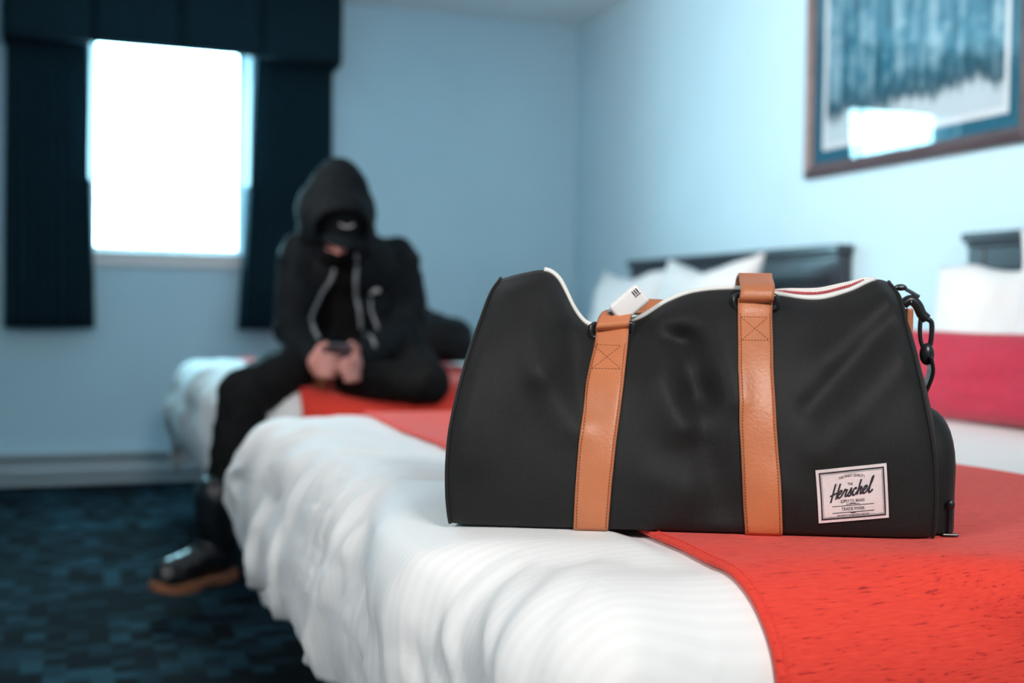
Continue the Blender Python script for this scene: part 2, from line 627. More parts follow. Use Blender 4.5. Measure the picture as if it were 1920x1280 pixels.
# baseboard heater along the window wall
ht = Thing('baseboard_heater', (-.2, YB - .04, 0), 'long pale enamelled baseboard heater under the window', 'heater')
hx0, hx1 = XL + .05, 1.5
ht.part('back_plate', g_box(hx0, hx1, YB - .012, YB - .002, .012, .165), M['heater'])
ht.part('top_cover', rbox(hx0, hx1, YB - .075, YB - .012, .142, .166, .008, 3), M['heater'])
ht.part('front_panel', rbox(hx0, hx1, YB - .085, YB - .072, .055, .118, .006, 3), M['heater'])
ht.part('bottom_lip', rbox(hx0, hx1, YB - .078, YB - .012, .012, .040, .006, 3), M['heater'])
ht.part('heating_element', tube([(hx0 + .02, YB - .042, .088), (hx1 - .02, YB - .042, .088)], .018, 10), M['dark_slot'])
for x in (hx0, hx1 - .012):
    ht.part('end_cap', rbox(x - .004, x + .016, YB - .088, YB - .002, 0, .170, .004), M['heater'])

# ------------------------------------------------------------------ valance and curtains
va = Thing('valance', (.47, 5.97, 2.08), 'dark navy upholstered box valance above the window', 'valance')
seams = [-.315, .072, .467, .850, 1.250]
for i in range(4):
    x0, x1 = seams[i] + .003, seams[i + 1] - .003
    rows = []
    for a in range(13):
        u = a / 12
        rows.append([(x0 + (x1 - x0) * u, 5.88 - .016 * (1 - abs(2 * u - 1) ** 6) * (1 - abs(2 * w / 10 - 1) ** 8), 2.085 + .345 * w / 10) for w in range(11)])
    back = [[(p[0], 5.905, p[2]) for p in r] for r in rows]
    va.part('front_panel', slab(rows, back), M['valance'], smooth=True)
va.part('backing_board', g_box(-.310, 1.245, 5.9055, 5.914, 2.09, 2.399), M['valance'])
va.part('top_board', g_box(-.312, 1.247, 5.9055, YB - .002, 2.40, 2.428), M['valance'])
for x in (-.313, 1.222):
    va.part('end_panel', rbox(x, x + .026, 5.915, YB - .002, 2.075, 2.399, .006), M['valance'])


def curtain(xt0, xt1, xb0, xb1, label, rod_x, ph):
    t = Thing('curtain', ((xb0 + xb1) / 2, 6.0, .755), label, 'curtain', 'navy curtains at the window')
    P, Q = [], []
    n = 110
    for i in range(n + 1):
        u = i / n
        r, q = [], []
        for j in range(25):
            w = j / 24
            x0 = xb0 + (xt0 - xb0) * w; x1 = xb1 + (xt1 - xb1) * w
            amp = .019 * (1.15 - .4 * w)
            y = 5.99 + amp * math.sin(2 * math.pi * 9 * u + ph + .6 * noise.noise(Vector((u * 4, w * 2, ph)))) + .006 * noise.noise(Vector((u * 9, w * 3, 4 + ph)))
            x = x0 + (x1 - x0) * u
            z = .756 + 1.44 * w
            r.append((x, y - .0015, z)); q.append((x, y + .0015, z))
        P.append(r); Q.append(q)
    t.part('drape', slab(P, Q), M['curtain'], smooth=True)
    hem = [(P[i][0][0], P[i][0][1] - .001, .772) for i in range(n + 1)]
    t.part('hem_seam', tube(hem, .0022, 5), M['curtain'])
    rod = t.part('draw_rod', tube([(rod_x, 5.955, 2.13), (rod_x, 5.955, 2.12), (rod_x - .006, 5.955, 1.47), (rod_x - .007, 5.955, 1.455)], [.006, .012, .012, .007], 10), M['frosted'], smooth=True, label='white draw rod')
    t.part('hook', tube([(rod_x, 5.955, 2.125), (rod_x, 5.96, 2.16), (rod_x, 5.985, 2.17)], .003, 6), M['steel'], parent=rod)


curtain(-.30, .065, -.305, .095, 'navy curtain on the side of the window away from the room corner', .080, .4)
curtain(.835, 1.225, .762, 1.235, 'navy curtain between the window and the room corner', .800, 2.1)

# ------------------------------------------------------------------ picture on the right wall
PY0, PY1, PZ0, PZ1 = 2.715, 3.842, 1.378, 2.215
px = XR - .001
pic = Thing('framed_picture', (px, (PY0 + PY1) / 2, PZ0), 'large framed winter forest print with teal mat behind glass', 'picture')


def frame_side(a, b, inward, wid=.048):
    # mitred stepped moulding between corner a and b (y,z), inward = unit (y,z)
    a, b, n = Vector(a), Vector(b), Vector(inward)
    d = (b - a).normalized()
    prof = [(0, 0), (0, .022), (.008, .030), (.016, .026), (.022, .034), (.032, .028), (.040, .020), (wid, .016), (wid, 0)]
    rows = []
    for base, sg in ((a, 1), (b, -1)):
        rows.append([(px - h, *(base + n * k + d * sg * k)) for k, h in prof])
    g = grid(rows)
    nv = len(prof)
    g[1].append(tuple(range(nv))); g[1].append(tuple(range(2 * nv - 1, nv - 1, -1)))
    return g


for a, b, n in (((PY0, PZ0), (PY1, PZ0), (0, 1)), ((PY1, PZ0), (PY1, PZ1), (-1, 0)), ((PY1, PZ1), (PY0, PZ1), (0, -1)), ((PY0, PZ1), (PY0, PZ0), (1, 0))):
    pic.part('frame_rail', frame_side(a, b, n), M['frame'])


def ring(y0, y1, z0, z1, wy, wz0, wz1, x0, x1):
    return join(g_box(x0, x1, y0, y1, z0, z0 + wz0), g_box(x0, x1, y0, y1, z1 - wz1, z1), g_box(x0, x1, y0, y0 + wy, z0 + wz0, z1 - wz1), g_box(x0, x1, y1 - wy, y1, z0 + wz0, z1 - wz1))


pic.part('backing', g_box(px - .004, px, PY0 + .005, PY1 - .005, PZ0 + .005, PZ1 - .005), M['matte_teal'])
pic.part('outer_mat', ring(PY0 + .045, PY1 - .045, PZ0 + .045, PZ1 - .045, .050, .050, .050, px - .010, px - .0045), M['matte_teal'])
pic.part('inner_mat', ring(PY0 + .095, PY1 - .095, PZ0 + .095, PZ1 - .095, .022, .022, .022, px - .008, px - .0045), M['matte_white'])
pt = Thing('x', (px, 3.28, PZ0 + .115))
pr = pt._mesh('print', g_box(px - .006, px - .0045, PY0 + .115, PY1 - .115, PZ0 + .115, PZ1 - .115), M['print'], False)
pr.parent = pic.o
pr.location = pt.loc - pic.loc
bpy.data.objects.remove(pt.o)
pic.part('glass', g_box(px - .0145, px - .0125, PY0 + .042, PY1 - .042, PZ0 + .042, PZ1 - .042), M['glass'])


# ------------------------------------------------------------------ headboards
def headboard(y0, y1, label, lean):
    t = Thing('headboard', (XR - .04, (y0 + y1) / 2, 0), label, 'headboard', 'dark wooden headboards')
    xf, xb = XR - .055, XR - .004
    zt = 1.12
    t.part('top_cap', rbox(xf - .022, xb, y0 - .012, y1 + .012, zt - .026, zt, .006, 3), M['wood'])
    t.part('cap_moulding', rbox(xf - .012, xb, y0 - .004, y1 + .004, zt - .042, zt - .0265, .005, 3), M['wood'])
    t.part('frieze_rail', rbox(xf, xb, y0 + .068, y1 - .068, zt - .110, zt - .043, .003), M['wood'])
    t.part('panel_moulding', rbox(xf - .010, xb - .01, y0 + .068, y1 - .068, zt - .128, zt - .1105, .005, 3), M['wood'])
    t.part('centre_panel', rbox(xf + .018, xb - .006, y0 + .068, y1 - .068, .42, zt - .1285, .003), M['wood'])
    t.part('lower_rail', rbox(xf, xb, y0 + .068, y1 - .068, .30, .4195, .003), M['wood'])
    for y in (y0, y1 - .067):
        t.part('post', rbox(xf - .004, xb, y, y + .067, 0, zt - .0425, .004), M['wood'])
    return t


headboard(3.56, 5.245, 'dark wooden headboard of the bed the person sits on', 0)
headboard(.95, 2.915, 'dark wooden headboard of the bed that carries the duffel bag', 0)

# ------------------------------------------------------------------ beds
def sstep(a, b, x):
    t = min(1, max(0, (x - a) / (b - a)))
    return t * t * (3 - 2 * t)


def nz(x, y, z=0):
    return noise.noise(Vector((x, y, z)))


class Bed:
    def __init__(s, x0, y0, y1, h, r, flare, dents, seed):
        s.x0, s.y0, s.y1, s.h, s.r, s.flare, s.dents, s.seed = x0 + r, y0 + r, y1 - r, h, r, flare, dents, seed
        s.fan = (x0 + .80, y0 + .55)

    def wrinkle(s, S_, T, d):
        k = s.seed
        foot = 1 - sstep(s.x0 - .02, s.x0 + .26, S_)
        side = sstep(.10, .40, d) * (1 - foot)
        w = .007 * nz(S_ * 2.1, T * 2.6, k + 7) * (1 - .4 * foot)
        if foot > 0:
            # creases that fan out from the middle of the bed over its foot
            fx, fy = s.fan
            ph = math.atan2(T - fy, fx - S_); rho = math.hypot(T - fy, fx - S_)
            wp = .10 * nz(S_ * 5, T * 5, k) + .04 * nz(S_ * 13, T * 13, k + 4)
            a = nz(ph * 5.5 + 2.2 * wp, rho * 1.6, k + 9)
            b = nz(ph * 12 + 5 * wp, rho * 2.6, k + 5)
            mk = .35 + .65 * sstep(-.25, .30, nz(S_ * 3.1, T * 3.1, k + 21))
            mk2 = sstep(-.15, .30, nz(S_ * 4.3, T * 4.3, k + 33))
            cr = max(0, 1 - abs(a) / .17) ** 1.3 * .019 * mk + max(0, 1 - abs(b) / .16) ** 1.3 * .012 * mk2
            c3 = nz(ph * 25 + 7 * wp, rho * 3.5, k + 15)
            cr += max(0, 1 - abs(c3) / .16) * .006 * mk
            cr *= .25 + .75 * sstep(s.y0 - .12, s.y0 + .40, T)
            w += foot * (1.35 * cr * (.45 + .55 * sstep(-.02, .16, d)) + .018 * nz(S_ * 3.4, T * 3.4, k + 1) + .008 * nz(S_ * 9, T * 9, k + 13))
        if side > 0:
            w += side * .012 * nz(S_ * 6.0, d * 1.5, k + 2)
        flat = 1.0
        for (cx, cy, ang, hx, hy, dep) in s.dents:
            ux = (S_ - cx) * math.cos(ang) + (T - cy) * math.sin(ang)
            uy = -(S_ - cx) * math.sin(ang) + (T - cy) * math.cos(ang)
            q = max(abs(ux) / hx, abs(uy) / hy) if dep == 0 else math.hypot(ux / hx, uy / hy)
            if dep == 0:
                flat *= sstep(1.0, 1.45, q)
            else:
                w -= dep * math.exp(-q * q)
        return w * flat + (1 - flat) * (.0095 * (1 - sstep(.56, .60, S_)) + s.r * (1 - math.cos(min(d, .10) / s.r))) if flat < 1 else w

    def point(s, S_, T, off, off2=None):
        cx = max(S_, s.x0); cy = min(max(T, s.y0), s.y1)
        dx, dy = S_ - cx, T - cy
        d = math.hypot(dx, dy)
        n = (dx / d, dy / d) if d > 1e-9 else (0, 0)
        r = s.r
        q = r * math.pi / 2
        wv = s.wrinkle(S_, T, d)
        if d < q:
            a = d / r
            out, dn = r * math.sin(a), r * (1 - math.cos(a))
        else:
            a = math.pi / 2
            e = d - q
            out, dn = r + s.flare * math.sin(min(math.pi, e / .24 * math.pi)) - .18 * max(0, e - .06), r + e
            # hanging corner gathers into folds
            if dx and dy:
                th = math.atan2(abs(dy), abs(dx))
                out += e * .30 * math.sin(th * 5 + s.seed) * math.sin(2 * th)
        res = []
        for o in (off + wv, (off2 or 0) + wv):
            res.append((cx + n[0] * (out + o * math.sin(a)), cy + n[1] * (out + o * math.sin(a)), s.h - dn + o * math.cos(a)))
        return res[0] if off2 is None else res


def sheet(bed, s0, s1, t0, t1, off, thick, step, sedge=None):
    ns = max(2, int((s1 - s0) / step)); nt_ = max(2, int((t1 - t0) / step))
    P, Q = [], []
    for i in range(ns + 1):
        r, q = [], []
        for j in range(nt_ + 1):
            T = t0 + (t1 - t0) * j / nt_
            sh = sedge(T) if sedge else 0
            S_ = s0 + (s1 - s0) * i / ns + sh
            p_, q_ = bed.point(S_, T, off, off - thick)
            r.append(p_); q.append(q_)
        P.append(r); Q.append(q)
    return slab(P, Q)


BAG_A = Vector((.400, 1.279, .62)); BAG_B = Vector((.883, 1.053, .62))
bex = (BAG_B - BAG_A).normalized(); bey = Vector((-bex.y, bex.x, 0))
bag_ang = math.atan2(bex.y, bex.x)
bagc = BAG_A + bex * .275 + bey * .14
near = Bed(.362, .930, 2.895, .608, .11, .022, [(bagc.x, bagc.y, bag_ang, .32, .19, 0)], 2.0)
far = Bed(.395, 3.575, 5.225, .640, .12, .025, [(.93, 3.98, 0, .30, .26, .055), (.92, 3.64, 0, .30, .14, .05)], 11.0)


def bed_base(name, b, label):
    t = Thing('bed', ((b.x0 + 2.5) / 2, (b.y0 + b.y1) / 2, 0), label, 'bed')
    x0, x1 = b.x0 + .03, XR - .085
    y0, y1 = b.y0 + .02, b.y1 - .02
    t.part('mattress', rbox(x0, x1, y0, y1, .36, b.h - .085, .03, 3), M['mattress'])
    t.part('box_spring', rbox(x0 + .01, x1, y0 + .01, y1 - .01, .13, .3595, .012), M['box'])
    for x in (x0 + .10, x1 - .12):
        for y in (y0 + .12, y1 - .12):
            t.part('leg', rbox(x - .03, x + .03, y - .03, y + .03, 0, .1295, .005), M['box'])


bed_base('bed', far, 'bed by the window that the hooded person sits on')
bed_base('bed', near, 'bed that carries the black duffel bag')


def duvet(b, label, L, step):
    g = sheet(b, b.x0 - L, 2.46, b.y0 - L, b.y1 + L, 0, .022, step)
    return Thing('duvet', ((b.x0 + 2.4) / 2, (b.y0 + b.y1) / 2, .3), label, 'duvet', geom=g, material=M['duvet'], smooth=True)


duvet(far, 'puffy white duvet on the bed by the window', .385, .016)
duvet(near, 'white striped duvet on the bed that carries the duffel bag', .365, .0095)


def runner(b, s0, s1, L, label, edge=None):
    g = sheet(b, s0, s1, b.y0 - L, b.y1 + L, .0100, .006, .012, edge)
    t = Thing('bed_runner', ((s0 + s1) / 2, (b.y0 + b.y1) / 2, .3), label, 'bed runner')
    t.part('cloth', g, M['runner'], smooth=True)
    for sv in (s0 + .008, s1 - .008):
        path = [b.point(sv + (edge(T) if edge else 0), T, .0103) for T in np.linspace(b.y0 - L, b.y1 + L, 160)]
        t.part('hem', tube(path, .0013, 6), M['runner'], smooth=True)


runner(far, .650, 1.42, .36, 'red runner across the bed by the window, under the seated person')
runner(near, .605, 1.385, .36, 'orange red slubbed runner under the duffel bag', lambda T: .055 * (T - 1.15) / 1.7 if T > 1.15 else 0)


# ------------------------------------------------------------------ pillows and cushion
def pillow_geom(c, w, hgt, th, lean, yaw=0, seed=0, sag=.0, ear=.06):
    """w along Y, hgt upward, th thickness; lean tips the top towards +X"""
    rot = Matrix.Rotation(yaw, 3, 'Z') @ Matrix.Rotation(lean, 3, 'Y')
    nu, nv = 44, 32
    def pt(u, v, sgn):
        prof = max(0, (1 - abs(u) ** 3.2)) ** .55 * max(0, (1 - abs(v) ** 3.0)) ** .55
        e = 1 + ear * (abs(u) * abs(v)) ** 2 - .05 * (1 - abs(v)) * abs(u) ** 2 - .05 * (1 - abs(u)) * abs(v) ** 2
        n = .10 * nz(u * 2.2 + seed, v * 2.2, seed) + .05 * nz(u * 6, v * 5, seed + 4)
        x = sgn * th / 2 * prof * (1 + n * 1.6)
        z = v * hgt / 2 * e - sag * (1 - abs(u)) * (v > 0) * v + .018 * nz(u * 2.5, seed, 1) * (v > 0)
        y = u * w / 2 * e
        return Vector(c) + rot @ Vector((x, y, z))
    P = [[pt(-1 + 2 * i / nu, -1 + 2 * j / nv, -1) for j in range(nv + 1)] for i in range(nu + 1)]
    Q = [[pt(-1 + 2 * i / nu, -1 + 2 * j / nv, 1) for j in range(nv + 1)] for i in range(nu + 1)]
    return join(grid(P), grid(Q))


def pillow(c, w, h, th, lean, label, group, m='white_cotton', name='pillow', cat='pillow', **k):
    Thing(name, (c[0], c[1], c[2] - h / 2), label, cat, group, geom=pillow_geom(c, w, h, th, lean, **k), material=M[m], smooth=True)


pillow((2.34, 4.84, .855), .68, .40, .19, .22, 'white pillow propped against the far headboard, at the room corner end', 'pillows on the bed by the window', seed=3, sag=.03)
pillow((2.31, 4.13, .874), .66, .40, .19, .25, 'white pillow propped against the far headboard, at the end towards the near bed', 'pillows on the bed by the window', seed=8, sag=.04, ear=.16)
pillow((2.385, 2.535, .820), .66, .39, .15, .16, 'white pillow behind the red cushion, at the far end of the near headboard', 'pillows on the bed with the bag', seed=5, sag=.01)
pillow((2.215, 1.985, .856), .74, .43, .16, .20, 'white pillow with a raised corner standing in front of another pillow', 'pillows on the bed with the bag', seed=12, ear=.13)
pillow((2.02, 1.98, .722), 1.25, .22, .11, .12, 'long crimson bolster cushion in front of the white pillows', None, m='red_cush', name='bolster_cushion', cat='cushion', seed=2, ear=.0)

# ------------------------------------------------------------------ duffel bag
LX = np.array([(-.0002, 0), (-.0031, .0326), (-.0036, .0688), (-.0005, .1106), (.0123, .1766), (.0272, .233), (.0366, .2656), (.0446, .2815), (.047, .30)])
RX = np.array([(.5339, 0), (.5346, .0474), (.5318, .0935), (.5242, .1453), (.5171, .1915), (.5111, .2325), (.5082, .2656), (.5016, .2832), (.499, .30)])
CR = np.array([(.0, .27), (.0432, .2810), (.074, .2887), (.0997, .2915), (.1159, .2802), (.1324, .2484), (.1454, .2314), (.1583, .2258), (.1806, .228), (.2122, .2368), (.2434, .2563),
               (.2747, .2682), (.3248, .2726), (.3685, .2669), (.4182, .2619), (.455, .2718), (.4854, .2853), (.505, .2817), (.53, .27)])
PRO = np.array([(0, .002), (.01, -.003), (.04, -.006), (.10, -.003), (.15, .006), (.20, .024), (.25, .055), (.27, .073), (.285, .095)])


from bisect import bisect_left


def table(T):
    xs = [float(v) for v in T[:, 0]]; ys = [float(v) for v in T[:, 1]]
    n = len(xs)
    ms = [(ys[min(k + 1, n - 1)] - ys[max(k - 1, 0)]) / (xs[min(k + 1, n - 1)] - xs[max(k - 1, 0)]) for k in range(n)]

    def f(x):
        # cubic Hermite through the table
        i = min(max(bisect_left(xs, x) - 1, 0), n - 2)
        h = xs[i + 1] - xs[i]
        t = min(1, max(0, (x - xs[i]) / h))
        t2 = t * t; t3 = t2 * t
        return (2 * t3 - 3 * t2 + 1) * ys[i] + (t3 - 2 * t2 + t) * h * ms[i] + (-2 * t3 + 3 * t2) * ys[i + 1] + (t3 - t2) * h * ms[i + 1]
    return f


xl = table(LX[:, ::-1].copy()); xr = table(RX[:, ::-1].copy())
crest = table(CR); prof = table(PRO)


def _zt(a):
    z = .26
    for _ in range(40):
        z = .6 * z + .4 * crest(xl(z) + (xr(z) - xl(z)) * a)
    return z


_ZT = [_zt(k / 500) for k in range(501)]


def ztop(a):
    k = min(499, int(a * 500)); t = a * 500 - k
    return _ZT[k] * (1 - t) + _ZT[k + 1] * t


def seg_d(x, z, A, B):
    ax, az = A; bx, bz = B
    t = ((x - ax) * (bx - ax) + (z - az) * (bz - az)) / ((bx - ax) ** 2 + (bz - az) ** 2)
    t = min(1, max(0, t))
    return math.hypot(x - ax - t * (bx - ax), z - az - t * (bz - az)), t


FOLDS = [((.062, .262), (.100, .175), .020, .010), ((.100, .175), (.140, .120), .022, .007), ((.035, .20), (.030, .08), .025, .004),
         ((.128, .215), (.150, .130), .016, -.007),
         ((.222, .222), (.262, .208), .016, -.012), ((.262, .208), (.278, .150), .020, -.020), ((.278, .150), (.285, .10), .020, -.006),
         ((.232, .165), (.258, .120), .020, .010), ((.295, .068), (.305, .035), .026, -.010), ((.225, .06), (.26, .05), .025, .006),
         ((.300, .235), (.315, .15), .018, .007),
         ((.492, .235), (.400, .140), .014, -.007), ((.500, .195), (.405, .095), .020, .007), ((.49, .262), (.42, .20), .018, .006),
         ((.38, .05), (.46, .11), .03, .004)]


def bag_front(a, b, off=0.0):
    """point of the bag's front panel in bag coordinates (x along, y back, z up)"""
    zt = ztop(a)
    z = b * zt
    x = xl(z) + (xr(z) - xl(z)) * a
    y = prof(b * .285)
    y += .010 * math.exp(-a / .03) + .010 * math.exp(-(1 - a) / .03)
    dsp = 0
    for A, B, w, amp in FOLDS:
        d, t = seg_d(x, z, A, B)
        dsp += amp * math.exp(-(d / w) ** 2)
    dsp += .0022 * nz(x * 14, z * 14, 2) + .0012 * nz(x * 34, z * 22, 6)
    e = min(1, a / .03, (1 - a) / .03, b / .05, (1 - b) / .06)
    y -= dsp * max(0, e)
    return Vector((x, y - off, z))


def bag_ab(x, z):
    a = (x - xl(z)) / (xr(z) - xl(z))
    a = min(1, max(0, a))
    return a, min(1.0, max(0, z / ztop(a)))


def on_bag(x, z, off=0.0):
    a, b = bag_ab(x, z)
    p = bag_front(a, b)
    e = 1e-3
    du = bag_front(min(1, a + e), b) - bag_front(max(0, a - e), b)
    dv = bag_front(a, min(1, b + e)) - bag_front(a, max(0, b - e))
    n = du.cross(dv)
    n.normalize()
    if n.y > 0:
        n = -n
    return p + n * off


def bw(p):
    return BAG_A + bex * p[0] + bey * p[1] + Vector((0, 0, p[2]))


def bagw(g):
    return [tuple(bw(p)) for p in g[0]], g[1]


bag = Thing('duffel_bag', bagc + Vector((0, 0, 0)), 'black canvas duffel bag with two tan leather straps and white piping', 'bag')
NA, NB = 120, 56
DEP = .255
rows = []
for i in range(NA + 1):
    a = i / NA
    fr_ = [bag_front(a, j / NB) for j in range(NB + 1)]
    c = fr_[-1]
    ybk = DEP - c.y
    top = [Vector((c.x, c.y + (ybk - c.y) * k / 8, c.z - .010 * math.sin(math.pi * k / 8) - .012 * k / 8)) for k in range(1, 8)]
    zb = c.z - .012
    back = []
    for j in range(24, -1, -1):
        b = j / 24
        z = b * zb
        back.append(Vector((xl(z) + (xr(z) - xl(z)) * a, DEP - prof(b * .285) + .004 * nz(a * 5, b * 4, 8), z)))
    bot = [Vector((bx_, by_, .0)) for bx_, by_ in [(fr_[0].x, DEP * (1 - k / 8)) for k in range(1, 8)]]
    rows.append(fr_ + top + back + bot)
nL = len(rows[0])
V = [p for r in rows for p in r]
Fa = []
for i in range(NA):
    for j in range(nL):
        a_, b_ = i * nL + j, i * nL + (j + 1) % nL
        Fa.append((a_, b_, b_ + nL, a_ + nL))
bag.part('body', bagw((V, Fa)), M['bag'], smooth=True)
# end panels, each bulging outwards from its seam
for row, sg, bul in ((rows[0], -1, .014), (rows[-1], 1, .020)):
    ctr = sum(row, Vector((0, 0, 0))) / nL
    ctr.z = .12
    R_ = []
    for k in range(9):
        t = k / 8
        R_.append([p.lerp(ctr, t) + Vector((sg * bul * math.sin(math.pi / 2 * min(1, t * 1.6)), 0, 0)) for p in row] + [])
    R_ = [r + [r[0]] for r in R_]
    bag.part('end_panel', bagw(grid(R_)), M['bag'], smooth=True)
    loop = row[:NB + 1] + row[NB + 1:NB + 8] + row[NB + 8:NB + 33]
    bag.part('seam_piping', bagw(tube([p + Vector((sg * .001, -.0005, 0)) for p in loop], .0024, 6)), M['bag'], smooth=True)
# white piping along the opening
cre = [bag_front(t, 1) for t in np.linspace(.112, .965, 110)]
bag.part('top_piping', bagw(tube([p + Vector((0, -.0005, .0008)) for p in cre], .0029, 8)), M['white_cord'], smooth=True, label='white piping along the opening')
# zip: tape rising behind the piping, red teeth
zx = np.linspace(.365, .482, 50)
Pz, Qz, teeth, edge = [], [], [], []
for k, x in enumerate(zx):
    z0 = crest(x)
    a, b = bag_ab(x, z0)
    p = bag_front(a, 1)
    hgt = .0105 * math.sin(math.pi * min(1, max(0, k / 49))) ** .6
    col = [p + Vector((0, .002 + .010 * q, .001 + hgt * q)) for q in (0, .5, 1)]
    Pz.append(col); Qz.append([c + Vector((0, .0016, 0)) for c in col])
    edge.append(col[2])
zt_ = bag.part('zip_tape', bagw(slab(Pz, Qz)), M['white_cord'], smooth=True)
for k in range(2, 46):
    c = Pz[k][1]
    if 0 < k:
        x0, y0, z0 = c + Vector((0, -.0016, .0006))
        teeth.append(g_box(x0 - .0008, x0 + .0008, y0 - .0012, y0 + .001, z0 - .0016, z0 + .0016))
bag.part('zip_teeth', bagw(join(*teeth)), M['red_teeth'], parent=zt_, kind='stuff', label='red zip teeth')
bag.part('tape_edge', bagw(tube(edge, .0018, 6)), M['white_cord'], parent=zt_, smooth=True)


# leather straps
def strap(cl, label):
    """cl: table z -> (x left, x right)"""
    T = np.array(cl)
    zs = np.linspace(T[0, 0], T[-1, 0], 60)
    P, Q = [], []
    for z in zs:
        l_, r_ = np.interp(z, T[:, 0], T[:, 1]), np.interp(z, T[:, 0], T[:, 2])
        lift = .0055 * sstep(T[-1, 0] - .020, T[-1, 0] - .004, z)
        P.append([on_bag(l_ + (r_ - l_) * k / 8, z, lift + .0042 - (.0010 if k in (0, 8) else 0)) for k in range(9)])
        Q.append([on_bag(l_ + (r_ - l_) * k / 8, z, .0004) for k in range(9)])
    s = bag.part('leather_strap', bagw(slab(P, Q)), M['leather'], smooth=False, label=label)
    s.data.polygons.foreach_set('use_smooth', [True] * len(s.data.polygons))
    st = []

    def stitch(x0, z0, x1, z1):
        p, q = on_bag(x0, z0, .0044), on_bag(x1, z1, .0044)
        st.append(tube([p, q], .00042, 4))
    z = T[0, 0] + .004
    while z < T[-1, 0] - .004:
        l_, r_ = np.interp(z, T[:, 0], T[:, 1]), np.interp(z, T[:, 0], T[:, 2])
        l2, r2 = np.interp(z + .0020, T[:, 0], T[:, 1]), np.interp(z + .0020, T[:, 0], T[:, 2])
        stitch(l_ + .0028, z, l2 + .0028, z + .0020)
        stitch(r_ - .0028, z, r2 - .0028, z + .0020)
        z += .0034
    # crossed box stitching below the buckle
    zt, zb = T[-1, 0] - .020, T[-1, 0] - .046
    l_, r_ = np.interp(zb, T[:, 0], T[:, 1]) + .004, np.interp(zb, T[:, 0], T[:, 2]) - .004
    for (xa, za, xb, zb_) in ((l_, zb, r_, zb), (l_, zt, r_, zt), (l_, zb, r_, zt), (l_, zt, r_, zb)):
        n = int(math.hypot(xb - xa, zb_ - za) / .0034)
        for k in range(n):
            t0, t1 = k / n, (k + .6) / n
            stitch(xa + (xb - xa) * t0, za + (zb_ - za) * t0, xa + (xb - xa) * t1, za + (zb_ - za) * t1)
    bag.part('stitching', bagw(join(*st)), M['stitch'], parent=s, kind='stuff')
    return s


S1 = [(.0005, .1396, .1784), (.05, .1415, .1815), (.0965, .1441, .1856), (.161, .1512, .1934), (.2088, .1604, .1982), (.2215, .1612, .1990)]
S2 = [(.0005, .3296, .3703), (.06, .3255, .3660), (.118, .3210, .3612), (.182, .3195, .3592), (.248, .3228, .3616), (.2570, .3236, .3620)]
strap(S1, 'tan leather strap at the sagging end')
strap(S2, 'tan leather strap at the upright end')


def ribbon(ctrl, n=10, thick=.0045):
    """ctrl: (centre, half width vector) in bag coordinates"""
    C_ = catmull([c for c, w in ctrl], n); W_ = catmull([w for c, w in ctrl], n)
    P, Q = [], []
    for i, (c, w) in enumerate(zip(C_, W_)):
        d = (C_[min(i + 1, len(C_) - 1)] - C_[max(i - 1, 0)]).normalized()
        nn = w.cross(d).normalized() * thick / 2
        P.append([c + w * k / 4 + nn for k in range(-4, 5)]); Q.append([c + w * k / 4 - nn for k in range(-4, 5)])
    return slab(P, Q)


k1 = on_bag(.180, .2175, .0045); k2 = on_bag(.343, .2530, .0045)
b1 = k1 + Vector((0, -.0085, .0035)); b2 = k2 + Vector((0, -.0085, .0035))
Vv = Vector
hand = [(b1 + Vv((0, .002, -.001)), Vv((.0190, 0, .0015))), (b1 + Vv((.001, -.004, .004)), Vv((.0190, 0, .0018))), (b1 + Vv((.004, .006, .014)), Vv((.0190, 0, .002))),
        (Vv((.190, .088, .246)), Vv((.0180, .002, .003))), (Vv((.200, .122, .249)), Vv((.010, .008, .008))), (Vv((.224, .134, .250)), Vv((.002, .012, .008))),
        (Vv((.262, .140, .250)), Vv((0, .014, .006))), (Vv((.305, .142, .252)), Vv((.004, .015, .004))), (Vv((.338, .142, .262)), Vv((.014, .010, 0))),
        (Vv((.3465, .130, .284)), Vv((.0192, .002, 0))), (Vv((.3480, .108, .2895)), Vv((.0192, 0, 0))), (Vv((.3465, .090, .284)), Vv((.0192, 0, 0))),
        (b2 + Vv((.0015, .002, .014)), Vv((.0192, 0, 0))), (b2 + Vv((0, -.005, .003)), Vv((.0192, 0, 0))), (b2 + Vv((0, .001, -.002)), Vv((.0192, 0, 0)))]
hd = bag.part('handle', bagw(ribbon(hand)), M['leather'], smooth=True, label='tan leather carrying handle')
for bb, xt in ((k1, .0012), (k2, 0)):
    w, h = .0240, .0062
    ringp = [bb + Vv((sx * w, -.001, sz * h + sx * xt)) for sx, sz in ((-1, -1), (-1, 0), (-1, 1), (-.9, 1.2), (0, 1.2), (.9, 1.2), (1, 1), (1, 0), (1, -1), (.9, -1.2), (0, -1.2), (-.9, -1.2))]
    bag.part('buckle', bagw(tube(ringp, .0036, 8, closed=True)), M['black_plastic'], smooth=True)

# woven label
PC = [Vector((.4029, .0732)), Vector((.4788, .0827)), Vector((.4835, .0232)), Vector((.4081, .0152))]   # tl tr br bl


def lab(u, v, off):
    t = PC[0].lerp(PC[1], u); b = PC[3].lerp(PC[2], u)
    q = b.lerp(t, v)
    return on_bag(q.x, q.y, off)


def lab_quad(u0, u1, v0, v1, o0, o1, n=6):
    P = [[lab(u0 + (u1 - u0) * i / n, v0 + (v1 - v0) * j / n, o1) for j in range(n + 1)] for i in range(n + 1)]
    Q = [[lab(u0 + (u1 - u0) * i / n, v0 + (v1 - v0) * j / n, o0) for j in range(n + 1)] for i in range(n + 1)]
    return slab(P, Q)


